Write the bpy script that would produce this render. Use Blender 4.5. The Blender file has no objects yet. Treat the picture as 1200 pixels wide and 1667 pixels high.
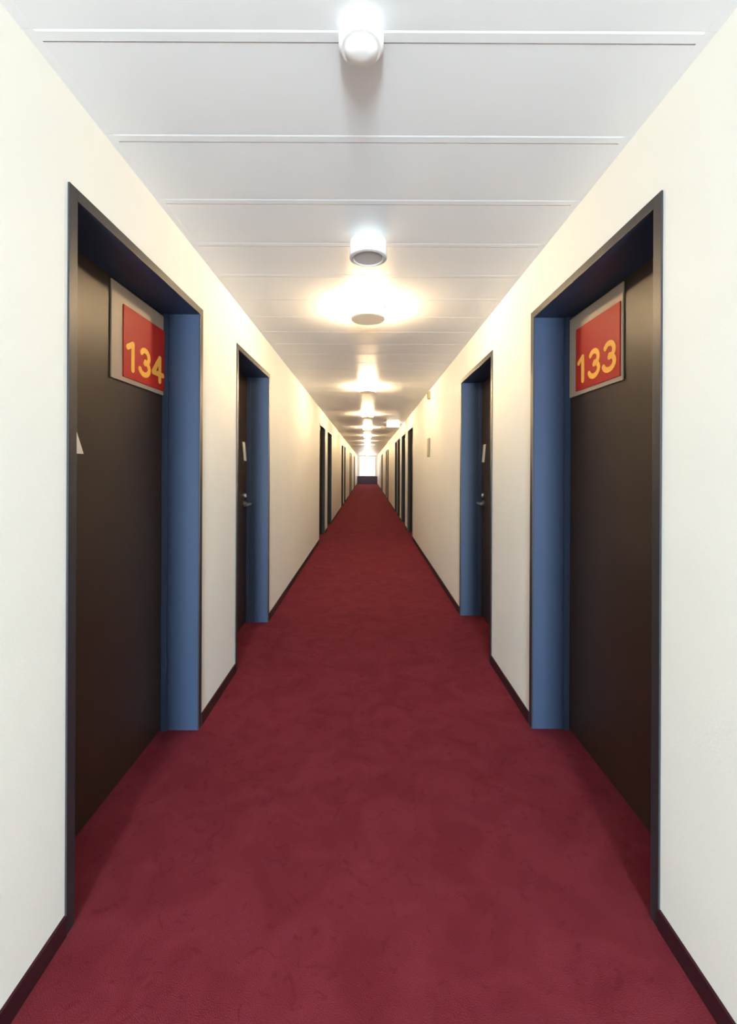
import bpy, bmesh, math, random
from mathutils import Vector, Matrix

# ------------------------------------------------------------------ camera, world, light, exposure
scn = bpy.context.scene
COL = scn.collection
W, H, EYE = 0.87, 2.451, 1.357          # half width, ceiling height, lens height
Y0, Y1 = -6.0, 36.0                     # corridor ends
NICHE = 0.187
DAY_POWER = 1300.0
LAMP_STRENGTH = 440.0
SKY_STRENGTH = 5.0

cd = bpy.data.cameras.new('camera')
cam = bpy.data.objects.new('camera', cd); COL.objects.link(cam)
cd.sensor_fit = 'VERTICAL'; cd.sensor_height = 36.0; cd.sensor_width = 36.0 * 1200 / 1667
cd.lens = 36.0 * 691 / 1667
cd.shift_x = 2.0 / 1667; cd.shift_y = -71.5 / 1667
cd.clip_start = 0.05; cd.clip_end = 200
cam.location = (0, 0, EYE)
cam.rotation_euler = (Matrix.Rotation(math.radians(90), 3, 'X') @ Matrix.Rotation(math.radians(0.26), 3, 'Z')).to_euler()
scn.camera = cam

vs = scn.view_settings
vs.view_transform = 'Standard'; vs.look = 'None'; vs.gamma = 1; vs.use_curve_mapping = False
vs.exposure = 0.0

world = bpy.data.worlds.new('sky'); scn.world = world; world.use_nodes = True
bgn = world.node_tree.nodes['Background']
bgn.inputs[0].default_value = (0.86, 0.93, 1.0, 1); bgn.inputs[1].default_value = SKY_STRENGTH

def area(name, loc, rot, sx, sy, power, color):
    l = bpy.data.lights.new(name, 'AREA'); l.shape = 'RECTANGLE'; l.size = sx; l.size_y = sy
    l.energy = power; l.color = color
    o = bpy.data.objects.new(name, l); o.location = loc; o.rotation_euler = rot; COL.objects.link(o)
    return o
# daylight entering through the window behind the photographer, and through the far one
area('daylight_near_end', (0, Y0 - 0.30, 1.15), (math.radians(90), 0, 0), 0.9, 1.6, DAY_POWER, (0.74, 0.92, 1.0))
area('daylight_far_end', (0, Y1 + 0.45, 1.55), (math.radians(-90), 0, 0), 1.4, 1.7, 20, (0.9, 0.95, 1.0))

# ------------------------------------------------------------------ materials
def lin(c):
    return tuple(((v / 255) / 12.92 if v / 255 <= 0.04045 else ((v / 255 + 0.055) / 1.055) ** 2.4) for v in c) + (1,)

def mat(name, rgb, rough=0.5, metal=0.0, spec=0.5, bump=0.0, bscale=200, var=0.0, vscale=8, emit=None, estr=0.0):
    m = bpy.data.materials.new(name); m.use_nodes = True
    nt = m.node_tree; b = nt.nodes['Principled BSDF']
    b.inputs['Base Color'].default_value = lin(rgb)
    b.inputs['Roughness'].default_value = rough
    b.inputs['Metallic'].default_value = metal
    b.inputs['Specular IOR Level'].default_value = spec
    tc = nt.nodes.new('ShaderNodeTexCoord')
    if var:
        n = nt.nodes.new('ShaderNodeTexNoise'); n.inputs['Scale'].default_value = vscale; n.inputs['Detail'].default_value = 3
        r = nt.nodes.new('ShaderNodeValToRGB'); c = lin(rgb)
        r.color_ramp.elements[0].position = 0.3; r.color_ramp.elements[1].position = 0.7
        r.color_ramp.elements[0].color = tuple(x * (1 - var) for x in c[:3]) + (1,)
        r.color_ramp.elements[1].color = tuple(min(1, x * (1 + var)) for x in c[:3]) + (1,)
        nt.links.new(tc.outputs['Object'], n.inputs['Vector']); nt.links.new(n.outputs['Fac'], r.inputs['Fac'])
        nt.links.new(r.outputs['Color'], b.inputs['Base Color'])
    if bump:
        n = nt.nodes.new('ShaderNodeTexNoise'); n.inputs['Scale'].default_value = bscale; n.inputs['Detail'].default_value = 2
        bp = nt.nodes.new('ShaderNodeBump'); bp.inputs['Strength'].default_value = bump; bp.inputs['Distance'].default_value = 0.002
        nt.links.new(tc.outputs['Object'], n.inputs['Vector']); nt.links.new(n.outputs['Fac'], bp.inputs['Height'])
        nt.links.new(bp.outputs['Normal'], b.inputs['Normal'])
    if emit:
        b.inputs['Emission Color'].default_value = emit + (1,); b.inputs['Emission Strength'].default_value = estr
    return m

M_WALL = mat('wall_plaster', (241, 239, 232), 0.6, spec=0.3, bump=0.12, bscale=140, var=0.015, vscale=3)
M_CEIL = mat('ceiling_panel_white', (238, 238, 238), 0.38, spec=0.5, var=0.012, vscale=2)
M_BASE = mat('skirting_maroon', (52, 16, 26), 0.7, spec=0.2)
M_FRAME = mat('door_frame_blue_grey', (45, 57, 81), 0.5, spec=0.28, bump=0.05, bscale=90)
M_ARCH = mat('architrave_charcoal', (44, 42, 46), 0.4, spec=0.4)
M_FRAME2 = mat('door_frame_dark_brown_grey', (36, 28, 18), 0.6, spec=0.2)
M_LEAF = mat('door_leaf_dark_brown', (54, 41, 32), 0.42, spec=0.36, bump=0.05, bscale=60, var=0.08, vscale=5)
M_STEEL = mat('brushed_steel', (190, 188, 182), 0.3, metal=1.0)
M_STICK = mat('white_sticker', (238, 232, 222), 0.5)
M_RED = mat('sign_red', (178, 40, 30), 0.5, spec=0.25, var=0.03, vscale=6)
M_HOLD = mat('sign_holder_beige', (170, 154, 138), 0.45, spec=0.35)
M_DIGIT = mat('sign_digits_yellow_orange', (255, 190, 84), 0.5, spec=0.3)
M_WHITE = mat('fixture_white', (244, 243, 240), 0.4)
M_CAP = mat('lamp_cap_warm_white', (236, 222, 200), 0.5, emit=(1.0, 0.72, 0.42), estr=0.22)
M_RING = mat('fixture_grille_grey', (205, 203, 200), 0.5)
M_GLOW = mat('lamp_opal', (250, 240, 220), 0.5, emit=(1.0, 0.71, 0.39), estr=LAMP_STRENGTH)
M_GLOW2 = mat('emergency_opal', (250, 245, 230), 0.5, emit=(1.0, 0.86, 0.66), estr=12)
M_NAVY = mat('end_panel_navy', (52, 38, 66), 0.6)
M_WINF = mat('window_frame_grey', (170, 176, 172), 0.5)
M_PLAQ = mat('plaque_grey_beige', (120, 104, 72), 0.5)
M_SENS = mat('box_beige', (158, 140, 100), 0.5)

def glass_mat():
    m = bpy.data.materials.new('window_glass'); m.use_nodes = True; nt = m.node_tree
    for n in list(nt.nodes): nt.nodes.remove(n)
    out = nt.nodes.new('ShaderNodeOutputMaterial'); mx = nt.nodes.new('ShaderNodeMixShader')
    t = nt.nodes.new('ShaderNodeBsdfTransparent'); g = nt.nodes.new('ShaderNodeBsdfGlossy'); g.inputs['Roughness'].default_value = 0.02
    fr = nt.nodes.new('ShaderNodeFresnel'); fr.inputs[0].default_value = 1.45
    nt.links.new(fr.outputs[0], mx.inputs[0]); nt.links.new(t.outputs[0], mx.inputs[1]); nt.links.new(g.outputs[0], mx.inputs[2])
    nt.links.new(mx.outputs[0], out.inputs[0])
    return m
M_GLASS = glass_mat()

def carpet():
    m = bpy.data.materials.new('carpet_burgundy'); m.use_nodes = True; nt = m.node_tree; L = nt.links.new
    b = nt.nodes['Principled BSDF']; b.inputs['Roughness'].default_value = 0.95; b.inputs['Specular IOR Level'].default_value = 0.02
    b.inputs['Sheen Weight'].default_value = 0.04; b.inputs['Sheen Roughness'].default_value = 0.5
    b.inputs['Sheen Tint'].default_value = lin((180, 120, 150))
    tc = nt.nodes.new('ShaderNodeTexCoord')
    n1 = nt.nodes.new('ShaderNodeTexNoise'); n1.inputs['Scale'].default_value = 5; n1.inputs['Detail'].default_value = 4; n1.inputs['Distortion'].default_value = 1.2
    r1 = nt.nodes.new('ShaderNodeValToRGB'); r1.color_ramp.elements[0].position = 0.35; r1.color_ramp.elements[1].position = 0.65
    r1.color_ramp.elements[0].color = lin((104, 36, 45)); r1.color_ramp.elements[1].color = lin((114, 43, 53))
    L(tc.outputs['Object'], n1.inputs['Vector']); L(n1.outputs['Fac'], r1.inputs['Fac'])
    # small darker woven flecks
    v = nt.nodes.new('ShaderNodeTexNoise'); v.inputs['Scale'].default_value = 15; v.inputs['Detail'].default_value = 2; v.inputs['Distortion'].default_value = 2.0
    r2 = nt.nodes.new('ShaderNodeValToRGB'); r2.color_ramp.elements[0].position = 0.60; r2.color_ramp.elements[1].position = 0.70
    r2.color_ramp.elements[0].color = (0, 0, 0, 1); r2.color_ramp.elements[1].color = (0.4, 0.4, 0.4, 1)
    L(tc.outputs['Object'], v.inputs['Vector']); L(v.outputs['Fac'], r2.inputs['Fac'])
    mx = nt.nodes.new('ShaderNodeMix'); mx.data_type = 'RGBA'
    L(r2.outputs['Color'], mx.inputs[0]); L(r1.outputs['Color'], mx.inputs[6]); mx.inputs[7].default_value = lin((84, 24, 32))
    L(mx.outputs[2], b.inputs['Base Color'])
    f = nt.nodes.new('ShaderNodeTexNoise'); f.inputs['Scale'].default_value = 320
    bp = nt.nodes.new('ShaderNodeBump'); bp.inputs['Strength'].default_value = 0.5; bp.inputs['Distance'].default_value = 0.004
    L(tc.outputs['Object'], f.inputs['Vector']); L(f.outputs['Fac'], bp.inputs['Height']); L(bp.outputs['Normal'], b.inputs['Normal'])
    return m
M_CARPET = carpet()

# ------------------------------------------------------------------ helpers
def bx(bm, x0, x1, y0, y1, z0, z1, bevel=0.0):
    x0, x1 = min(x0, x1), max(x0, x1); y0, y1 = min(y0, y1), max(y0, y1)
    mtx = Matrix.Translation(((x0 + x1) / 2, (y0 + y1) / 2, (z0 + z1) / 2)) @ Matrix.Diagonal((x1 - x0, y1 - y0, z1 - z0, 1))
    g = bmesh.ops.create_cube(bm, size=1, matrix=mtx)
    if bevel:
        es = list({e for v in g['verts'] for e in v.link_edges})
        bmesh.ops.bevel(bm, geom=es, offset=bevel, segments=2, affect='EDGES', profile=0.7)

def lathe(bm, prof, n=48, center=(0, 0, 0)):
    """prof: list of (radius, z); closed by radius-0 ends."""
    rings = []
    for r, z in prof:
        if r < 1e-6: rings.append([bm.verts.new((center[0], center[1], center[2] + z))])
        else: rings.append([bm.verts.new((center[0] + r * math.cos(2 * math.pi * i / n), center[1] + r * math.sin(2 * math.pi * i / n), center[2] + z)) for i in range(n)])
    for a, b in zip(rings, rings[1:]):
        for i in range(n):
            j = (i + 1) % n
            if len(a) == 1: bm.faces.new((a[0], b[i], b[j]))
            elif len(b) == 1: bm.faces.new((a[i], a[j], b[0]))
            else: bm.faces.new((a[i], a[j], b[j], b[i]))

def obj(name, bm, m, parent=None, smooth=False):
    bmesh.ops.recalc_face_normals(bm, faces=bm.faces)
    me = bpy.data.meshes.new(name); bm.to_mesh(me); bm.free()
    if smooth:
        for p in me.polygons: p.use_smooth = True
        me.set_sharp_from_angle(angle=math.radians(35))
    me.materials.append(m)
    o = bpy.data.objects.new(name, me); COL.objects.link(o)
    if parent: o.parent = parent
    return o

def tag(o, label, cat, kind=None, group=None):
    o['label'] = label; o['category'] = cat
    if kind: o['kind'] = kind
    if group: o['group'] = group
    return o

def empty(name, loc, label, cat, kind=None, group=None):
    o = bpy.data.objects.new(name, None); o.empty_display_size = 0.1; o.location = loc; COL.objects.link(o)
    return tag(o, label, cat, kind, group)

def copy_tree(o, parent=None):
    c = o.copy(); COL.objects.link(c)
    if parent: c.parent = parent
    for ch in list(o.children): copy_tree(ch, c)
    return c

# ------------------------------------------------------------------ the shell
# door positions (outer edge of the steel frame, along the corridor), hand: -1 handle on near side, +1 handle on far side
LEFT = [(1.227, 2.226, -1), (2.81, 3.757, 1), (7.70, 8.72, -1), (9.25, 10.30, 1), (14.30, 15.30, -1), (15.90, 16.90, 1), (20.9, 21.9, -1), (22.5, 23.5, 1), (27.5, 28.5, -1), (29.1, 30.1, 1)]
RIGHT = [(1.252, 2.252, -1), (2.947, 3.955, 1), (8.10, 9.10, -1), (9.70, 10.75, 1), (11.25, 12.20, -1), (12.35, 13.30, 1), (17.3, 18.3, -1), (18.9, 19.9, 1), (23.9, 24.9, -1), (25.5, 26.5, 1)]
DOOR_TOP = 2.181      # outer top of the frame
TR = 0.035            # face width of the frame
LIN = 0.010           # overlap of frame over the wall
WT = 0.34             # wall thickness built

def wall(name, s, doors, label):
    bm = bmesh.new()
    y = Y0 - 0.12
    for (a, b, h) in doors:
        bx(bm, s * W, s * (W + WT), y, a + LIN, -0.05, H + 0.05)
        bx(bm, s * W, s * (W + WT), a + LIN, b - LIN, DOOR_TOP - LIN, H + 0.05)
        y = b - LIN
    bx(bm, s * W, s * (W + WT), y, Y1 + 0.15, -0.05, H + 0.05)
    tag(obj(name, bm, M_WALL), label, 'wall', 'structure')
wall('wall_left', -1, LEFT, 'long cream wall on the left with recessed dark doors')
wall('wall_right', 1, RIGHT, 'long cream wall on the right with recessed dark doors')

bm = bmesh.new(); bx(bm, -W - WT, W + WT, Y0 - 0.12, Y1 + 0.15, -0.1, 0)
tag(obj('floor', bm, M_CARPET), 'burgundy red carpet running the whole length of the corridor', 'floor', 'structure')

# ceiling: flat white planks with a raised joint strip every 33.5 cm
bm = bmesh.new(); bx(bm, -W, W, Y0 - 0.12, Y1 + 0.15, H + 0.008, H + 0.1)
P, y = 0.335, 1.060
while y > Y0 - 0.1: y -= P
while y < Y1 + 0.1:
    for e in (-1, 1): bx(bm, e * W, e * (W - 0.030), y + 0.001, y + P, H - 0.0005, H + 0.009)   # edge strip along the wall
    x = W - 0.030
    bx(bm, -x, x, y + 0.0345, y + P, H, H + 0.009)                                             # plank
    prof = [(y + 0.0005, H), (y + 0.006, H - 0.0009), (y + 0.030, H - 0.0009), (y + 0.030, H + 0.009), (y + 0.0005, H + 0.009)]
    va = [bm.verts.new((-x, p[0], p[1])) for p in prof]; vb = [bm.verts.new((x, p[0], p[1])) for p in prof]
    bm.faces.new(va); bm.faces.new(vb)
    for i in range(5):
        j = (i + 1) % 5; bm.faces.new((va[i], va[j], vb[j], vb[i]))
    y += P
tag(obj('ceiling', bm, M_CEIL), 'white panelled ceiling with narrow raised cross joints', 'ceiling', 'structure')

def skirting(name, s, doors, label):
    bm = bmesh.new(); y = Y0
    for (a, b, h) in list(doors) + [(Y1, None, 0)]:
        bx(bm, s * (W - 0.008), s * (W + 0.004), y, a - 0.001, 0, 0.060, 0.0015)
        y = (b or 0) + 0.001
    tag(obj(name, bm, M_BASE), label, 'baseboard', 'structure')
skirting('baseboard_left', -1, LEFT, 'thin dark maroon skirting along the foot of the left wall')
skirting('baseboard_right', 1, RIGHT, 'thin dark maroon skirting along the foot of the right wall')

# ends of the corridor: window openings
def end_wall(name, y, s, sill, top, hw, label, m=M_WALL):
    bm = bmesh.new(); a, b = y, y + s * 0.12
    bx(bm, -W, -hw, a, b, sill, H); bx(bm, hw, W, a, b, sill, H)
    bx(bm, -hw, hw, a, b, top, H)
    if sill > 0.1: bx(bm, -W, W, a, b, 0, sill)
    return tag(obj(name, bm, m), label, 'wall', 'structure')
SILL = 0.66
end_wall('wall_back', Y1, 1, SILL, 2.38, 0.68, 'end wall framing the bright window at the far end')
end_wall('wall_front', Y0, -1, 0.30, 2.10, 0.50, 'end wall with a tall window behind the viewpoint')

def window(name, y, s, sill, top, hw, label):
    r = empty(name, (0, y, sill), label, 'window', 'structure')
    bm = bmesh.new(); t = 0.045; d0, d1 = s * 0.03, s * 0.09; h = top - sill
    bx(bm, -hw, -hw + t, d0, d1, 0, h); bx(bm, hw - t, hw, d0, d1, 0, h)
    bx(bm, -hw + t, hw - t, d0, d1, 0, t); bx(bm, -hw + t, hw - t, d0, d1, h - t, h)
    obj('window_frame', bm, M_WINF, r)
    bm = bmesh.new(); bx(bm, -hw + t, hw - t, s * 0.055, s * 0.061, t, h - t)
    obj('window_pane', bm, M_GLASS, r)
window('window_1', Y1, 1, SILL, 2.38, 0.68, 'blown-out bright window at the far end of the corridor')
window('window_2', Y0, -1, 0.30, 2.10, 0.50, 'tall daylight window behind the viewpoint')

# navy board below the far window
bm = bmesh.new(); bx(bm, -W + 0.01, W - 0.01, Y1 - 0.06, Y1 - 0.001, 0.001, SILL - 0.02, 0.006)
bx(bm, -W + 0.01, W - 0.01, Y1 - 0.09, Y1 - 0.001, SILL - 0.02, SILL + 0.01, 0.004)
tag(obj('trim_1', bm, M_NAVY), 'dark purple-navy panel under the window at the far end', 'wall panel', 'structure')

# ------------------------------------------------------------------ doors
def sx(bm, s, x0, x1, *r, **k): bx(bm, s * x0, s * x1, *r, **k)

def door(idx, s, a, b, hand, label):
    """root stands on the floor at the wall line, middle of the opening"""
    yc = (a + b) / 2; hw = (b - a) / 2
    r = empty('door_%d' % idx, (s * W, yc, 0), label, 'door', 'structure')
    D = NICHE
    f = bmesh.new(); ar = bmesh.new()
    for q in (-1, 1):
        e0, e1 = (q * (hw - TR), q * hw)
        bx(ar, -s * 0.006, s * -0.0002, e0, e1, 0.0, DOOR_TOP, 0.001)                # face strip on the wall
        bx(f, s * 0.0002, s * (D + 0.05), e0, q * (hw - LIN - 0.001), 0.0, DOOR_TOP - LIN - 0.001)   # lining
        bx(f, s * (D - 0.030), s * (D - 0.001), q * (hw - TR - 0.012), q * (hw - TR + 0.001), 0.0, DOOR_TOP - TR, 0.002)  # stop
    bx(ar, -s * 0.006, s * -0.0002, -(hw - TR), hw - TR, DOOR_TOP - TR, DOOR_TOP, 0.001)
    obj('architrave', ar, M_ARCH, r)['label'] = 'charcoal face strip of the frame'
    bx(f, s * 0.0002, s * (D + 0.05), -(hw - TR), hw - TR, DOOR_TOP - TR, DOOR_TOP - LIN - 0.001)
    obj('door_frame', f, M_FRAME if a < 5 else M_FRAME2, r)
    l = bmesh.new()
    bx(l, s * D, s * (D + 0.042), -(hw - TR - 0.003), hw - TR - 0.003, 0.008, DOOR_TOP - TR - 0.003, 0.0015)
    leaf = obj('door_leaf', l, M_LEAF, r)
    # lever set on the handle side
    ye = hand * (hw - TR - 0.070)
    h = bmesh.new()
    bmesh.ops.create_cone(h, cap_ends=True, segments=24, radius1=0.026, radius2=0.026, depth=0.010,
        matrix=Matrix.Translation((s * (D - 0.005), ye, 1.045)) @ Matrix.Rotation(math.pi / 2, 4, 'Y'))
    bmesh.ops.create_cone(h, cap_ends=True, segments=16, radius1=0.010, radius2=0.010, depth=0.05,
        matrix=Matrix.Translation((s * (D - 0.032), ye, 1.045)) @ Matrix.Rotation(math.pi / 2, 4, 'Y'))
    bx(h, s * (D - 0.062), s * (D - 0.045), ye + hand * 0.010, ye - hand * 0.120, 1.036, 1.054, 0.005)
    obj('door_handle', h, M_STEEL, leaf, True)
    k = bmesh.new()
    bmesh.ops.create_cone(k, cap_ends=True, segments=24, radius1=0.024, radius2=0.022, depth=0.012,
        matrix=Matrix.Translation((s * (D - 0.006), ye, 1.115)) @ Matrix.Rotation(math.pi / 2, 4, 'Y'))
    bx(k, s * (D - 0.020), s * (D - 0.010), ye - 0.004, ye + 0.004, 1.103, 1.127, 0.001)
    obj('lock', k, M_STEEL, leaf, True)
    # slanted white sticker above the handle
    st = bmesh.new()
    yb = (1.577 - yc) if hand < 0 else (hw - TR - 0.012)
    pts = [(yb - 0.075, 1.405), (yb, 1.405), (yb - 0.075, 1.560), (yb - 0.135, 1.560)] if hand < 0 else \
          [(yb - 0.075, 1.415), (yb, 1.415), (yb - 0.055, 1.575), (yb - 0.125, 1.575)]
    if hand < 0 and idx not in (1, 6):
        pts = [(-hw + TR + 0.235 + p[0] - yb, p[1]) for p in pts]
    va = [st.verts.new((s * (D - 0.003), p[0], p[1])) for p in pts]; vb = [st.verts.new((s * (D + 0.0005), p[0], p[1])) for p in pts]
    st.faces.new(va); st.faces.new(vb)
    for i in range(4): st.faces.new((va[i], va[(i + 1) % 4], vb[(i + 1) % 4], vb[i]))
    stk = obj('sticker', st, M_STICK, leaf); stk['label'] = 'white slanted sticker'
    return r

ORD = ['nearest', 'second', 'third', 'fourth', 'fifth', 'sixth', 'seventh', 'eighth', 'ninth', 'tenth']
def dlab(i, side):
    if i == 0: return 'nearest dark brown door on the %s in a blue-grey frame, carrying the red sign %s' % (side, '134' if side == 'left' else '133')
    if i == 1: return 'dark brown door with steel handle, second from the viewer on the %s wall' % side
    return 'distant recessed dark door, %s from the viewer on the %s wall' % (ORD[i], side)
n = 0
for i, (a, b, h) in enumerate(LEFT):
    n += 1; door(n, -1, a, b, h, dlab(i, 'left'))
N_LEFT = n
for i, (a, b, h) in enumerate(RIGHT):
    n += 1; door(n, 1, a, b, h, dlab(i, 'right'))

# ------------------------------------------------------------------ room number signs
def stroke_digits(text):
    """flat rounded digits, 0.12 high, as list of polylines in (u, v)"""
    out = []; u = 0
    for ch in text:
        if ch == '1':
            out.append([(u + 0.000, 0.092), (u + 0.034, 0.114)]); out.append([(u + 0.034, 0.114), (u + 0.034, 0.0)]); u += 0.086
        elif ch == '3':
            p = [(u + 0.035 + 0.030 * math.cos(t), 0.084 + 0.030 * math.sin(t)) for t in [math.radians(150 - 240 * k / 12) for k in range(13)]]
            out.append(p)
            p = [(u + 0.032 + 0.036 * math.cos(t), 0.031 + 0.031 * math.sin(t)) for t in [math.radians(80 - 240 * k / 12) for k in range(13)]]
            out.append(p); u += 0.104
        elif ch == '4':
            out.append([(u + 0.052, 0.0), (u + 0.052, 0.114)]); out.append([(u + 0.052, 0.114), (u - 0.004, 0.034)]); out.append([(u - 0.004, 0.034), (u + 0.078, 0.034)]); u += 0.1
    w = max(p[0] for l in out for p in l)
    return out, w

def sign(name, s, yc, zb, text, label):
    """local u runs to the right as one faces the door; depth n away from the door"""
    Wd, Ht = 0.462, 0.405
    r = empty(name, (s * (W + NICHE), yc, zb), label, 'room sign')
    def tr(u, v, nn): return Vector((-s * nn, -s * u, v))    # facing: right is -s*y
    def slab(bm, u0, u1, v0, v1, n0, n1, bev=0.0):
        A, B = tr(u0, v0, n0), tr(u1, v1, n1)
        bx(bm, A.x, B.x, A.y, B.y, v0, v1, bev)
    ul = -Wd / 2
    bm = bmesh.new(); slab(bm, ul, -ul, 0, Ht, 0.0015, 0.008, 0.002); obj('holder', bm, M_HOLD, r)
    bm = bmesh.new(); slab(bm, ul + 0.078, -ul - 0.012, 0.020, Ht - 0.075, 0.0081, 0.013, 0.002); obj('red_panel', bm, M_RED, r)
    lines, w = stroke_digits(text)
    u0 = ul + 0.078 + (Wd - 0.090 - w * 1.18) / 2
    t = 0.0125
    bm = bmesh.new()
    for li, line in enumerate(lines):
        pts = [Vector((u0 + p[0] * 1.18, 0.062 + p[1])) for p in line]
        top = 0.0155 + 0.0003 * (li % 3)
        ds = [(q - p).normalized() for p, q in zip(pts, pts[1:])]
        left, right = [], []
        for i, p in enumerate(pts):
            d = (ds[max(i - 1, 0)] + ds[min(i, len(ds) - 1)]).normalized(); nn = Vector((-d.y, d.x)) * t
            left.append(p + nn); right.append(p - nn)
        def cap(p, d):      # half circle from the left side round to the right side, going along d
            n0 = Vector((-d.y, d.x)); return [p + (n0 * math.cos(k * math.pi / 8) + d * math.sin(k * math.pi / 8)) * t for k in range(1, 8)]
        loop = left + cap(pts[-1], ds[-1]) + right[::-1] + cap(pts[0], -ds[0])
        va = [bm.verts.new(tr(c.x, c.y, 0.0131)) for c in loop]; vb = [bm.verts.new(tr(c.x, c.y, top)) for c in loop]
        for ring in (va, vb):
            es = [bm.edges.new((ring[i], ring[(i + 1) % len(ring)])) for i in range(len(ring))]
            bmesh.ops.triangle_fill(bm, edges=es, use_beauty=True)
        for i in range(len(loop)): bm.faces.new((va[i], va[(i + 1) % len(loop)], vb[(i + 1) % len(loop)], vb[i]))
    obj('room_number', bm, M_DIGIT, r)
    return r
sign('room_sign', -1, 1.968, EYE + 0.368, '134', 'red sign reading 134 in a beige holder on the nearest left door')
sign('room_sign', 1, 1.978, EYE + 0.368, '133', 'red sign reading 133 in a beige holder on the nearest right door')

# ------------------------------------------------------------------ ceiling fixtures
def ceiling_lamp(y, label):
    r = empty('ceiling_light', (0, y, H), label, 'ceiling light', group='lit ceiling lights down the corridor')
    R, h = 0.115, 0.080
    bm = bmesh.new(); lathe(bm, [(0, -0.001), (R, -0.001), (R, -0.012), (0, -0.012)]); obj('mounting_plate', bm, M_WHITE, r, True)
    bm = bmesh.new(); lathe(bm, [(0.0, -0.0121), (R - 0.012, -0.0121), (R - 0.012, -h + 0.0121), (0, -h + 0.0121)]); obj('diffuser', bm, M_GLOW, r, True)
    bm = bmesh.new(); lathe(bm, [(0, -h + 0.012), (R - 0.003, -h + 0.012), (R, -h + 0.009), (R, -h + 0.003), (R - 0.003, -h), (0, -h)]); obj('bottom_cap', bm, M_CAP, r, True)
    for k in range(4):
        a = k * math.pi / 2
        bm = bmesh.new(); bx(bm, R - 0.011, R - 0.001, -0.016, 0.016, -h + 0.0125, -0.0125, 0.002)
        o = obj('post', bm, M_WHITE, r); o.rotation_euler.z = a
    return r
lab = ['glowing ceiling light with star-shaped glow, nearest of the lit ones',
       'glowing ceiling light, second lit one from the viewer',
       'glowing ceiling light, third lit one from the viewer',
       'glowing ceiling light, fourth lit one from the viewer']
proto = None
y, k = 2.90, 0
while y < Y1 - 0.5:
    l = lab[k] if k < 4 else 'tiny warm ceiling light far down the corridor, %s lit one counted from the viewer' % ['fifth','sixth','seventh','eighth','ninth','tenth','eleventh','twelfth'][k - 4]
    if proto is None: proto = ceiling_lamp(y, l)
    else:
        c = copy_tree(proto); c.location.y = y; c['label'] = l
    y += 2.82; k += 1

# unlit drum light in front of them
r = empty('ceiling_light', (0.0, 2.05, H), 'short white drum ceiling fixture with a grey round underside, ahead of the star-shaped glow', 'ceiling light')
R = 0.089
bm = bmesh.new(); lathe(bm, [(0, -0.001), (R - 0.004, -0.001), (R, -0.006), (R, -0.066), (R - 0.004, -0.072), (0, -0.072)]); obj('drum_body', bm, M_WHITE, r, True)
bm = bmesh.new(); lathe(bm, [(0, -0.0721), (R - 0.002, -0.0721), (R + 0.001, -0.075), (R + 0.001, -0.082), (R - 0.006, -0.085), (R - 0.016, -0.085), (R - 0.020, -0.080), (0, -0.080)]); obj('bottom_cap', bm, M_RING, r, True)

# smoke detector closest to the lens
r = empty('smoke_detector', (-0.020, 1.075, H), 'small round white smoke detector on the ceiling nearest the viewer, trailing a soft shadow', 'smoke detector')
bm = bmesh.new(); lathe(bm, [(0, -0.001), (0.056, -0.001), (0.058, -0.006), (0.057, -0.026), (0.050, -0.034), (0.0, -0.034)]); obj('base', bm, M_WHITE, r, True)
bm = bmesh.new(); lathe(bm, [(0, -0.0342), (0.042, -0.0342), (0.037, -0.042), (0.026, -0.048), (0.014, -0.050), (0, -0.050)]); obj('sensor_head', bm, M_WHITE, r, True)

# small lit box near the right wall
r = empty('emergency_light', (0.62, 10.2, H), 'small glowing emergency light box on the ceiling near the right wall', 'emergency light')
bm = bmesh.new(); bx(bm, -0.16, 0.16, -0.05, 0.05, -0.03, -0.001, 0.003); obj('housing', bm, M_WHITE, r)
bm = bmesh.new(); bx(bm, -0.15, 0.15, -0.045, 0.045, -0.10, -0.0301, 0.008); obj('diffuser', bm, M_GLOW2, r)

# things on the right wall
r = empty('wall_plaque', (W, 5.95, EYE + 0.16), 'small beige plaque on the right wall beyond the second door', 'plaque')
bm = bmesh.new(); bx(bm, -0.022, -0.001, -0.075, 0.075, 0, 0.26, 0.004); obj('backing', bm, M_PLAQ, r)
bm = bmesh.new(); bx(bm, -0.026, -0.0221, -0.06, 0.06, 0.02, 0.24, 0.001); obj('face_plate', bm, M_SENS, r)
r = empty('wall_box', (W, 5.9, H - 0.13), 'small beige box high on the right wall above the plaque', 'box')
bm = bmesh.new(); bx(bm, -0.035, -0.001, -0.05, 0.05, 0, 0.10, 0.004); obj('box_body', bm, M_SENS, r)
bm = bmesh.new(); bx(bm, -0.039, -0.0351, -0.035, 0.035, 0.015, 0.085, 0.001); obj('cover', bm, M_PLAQ, r)
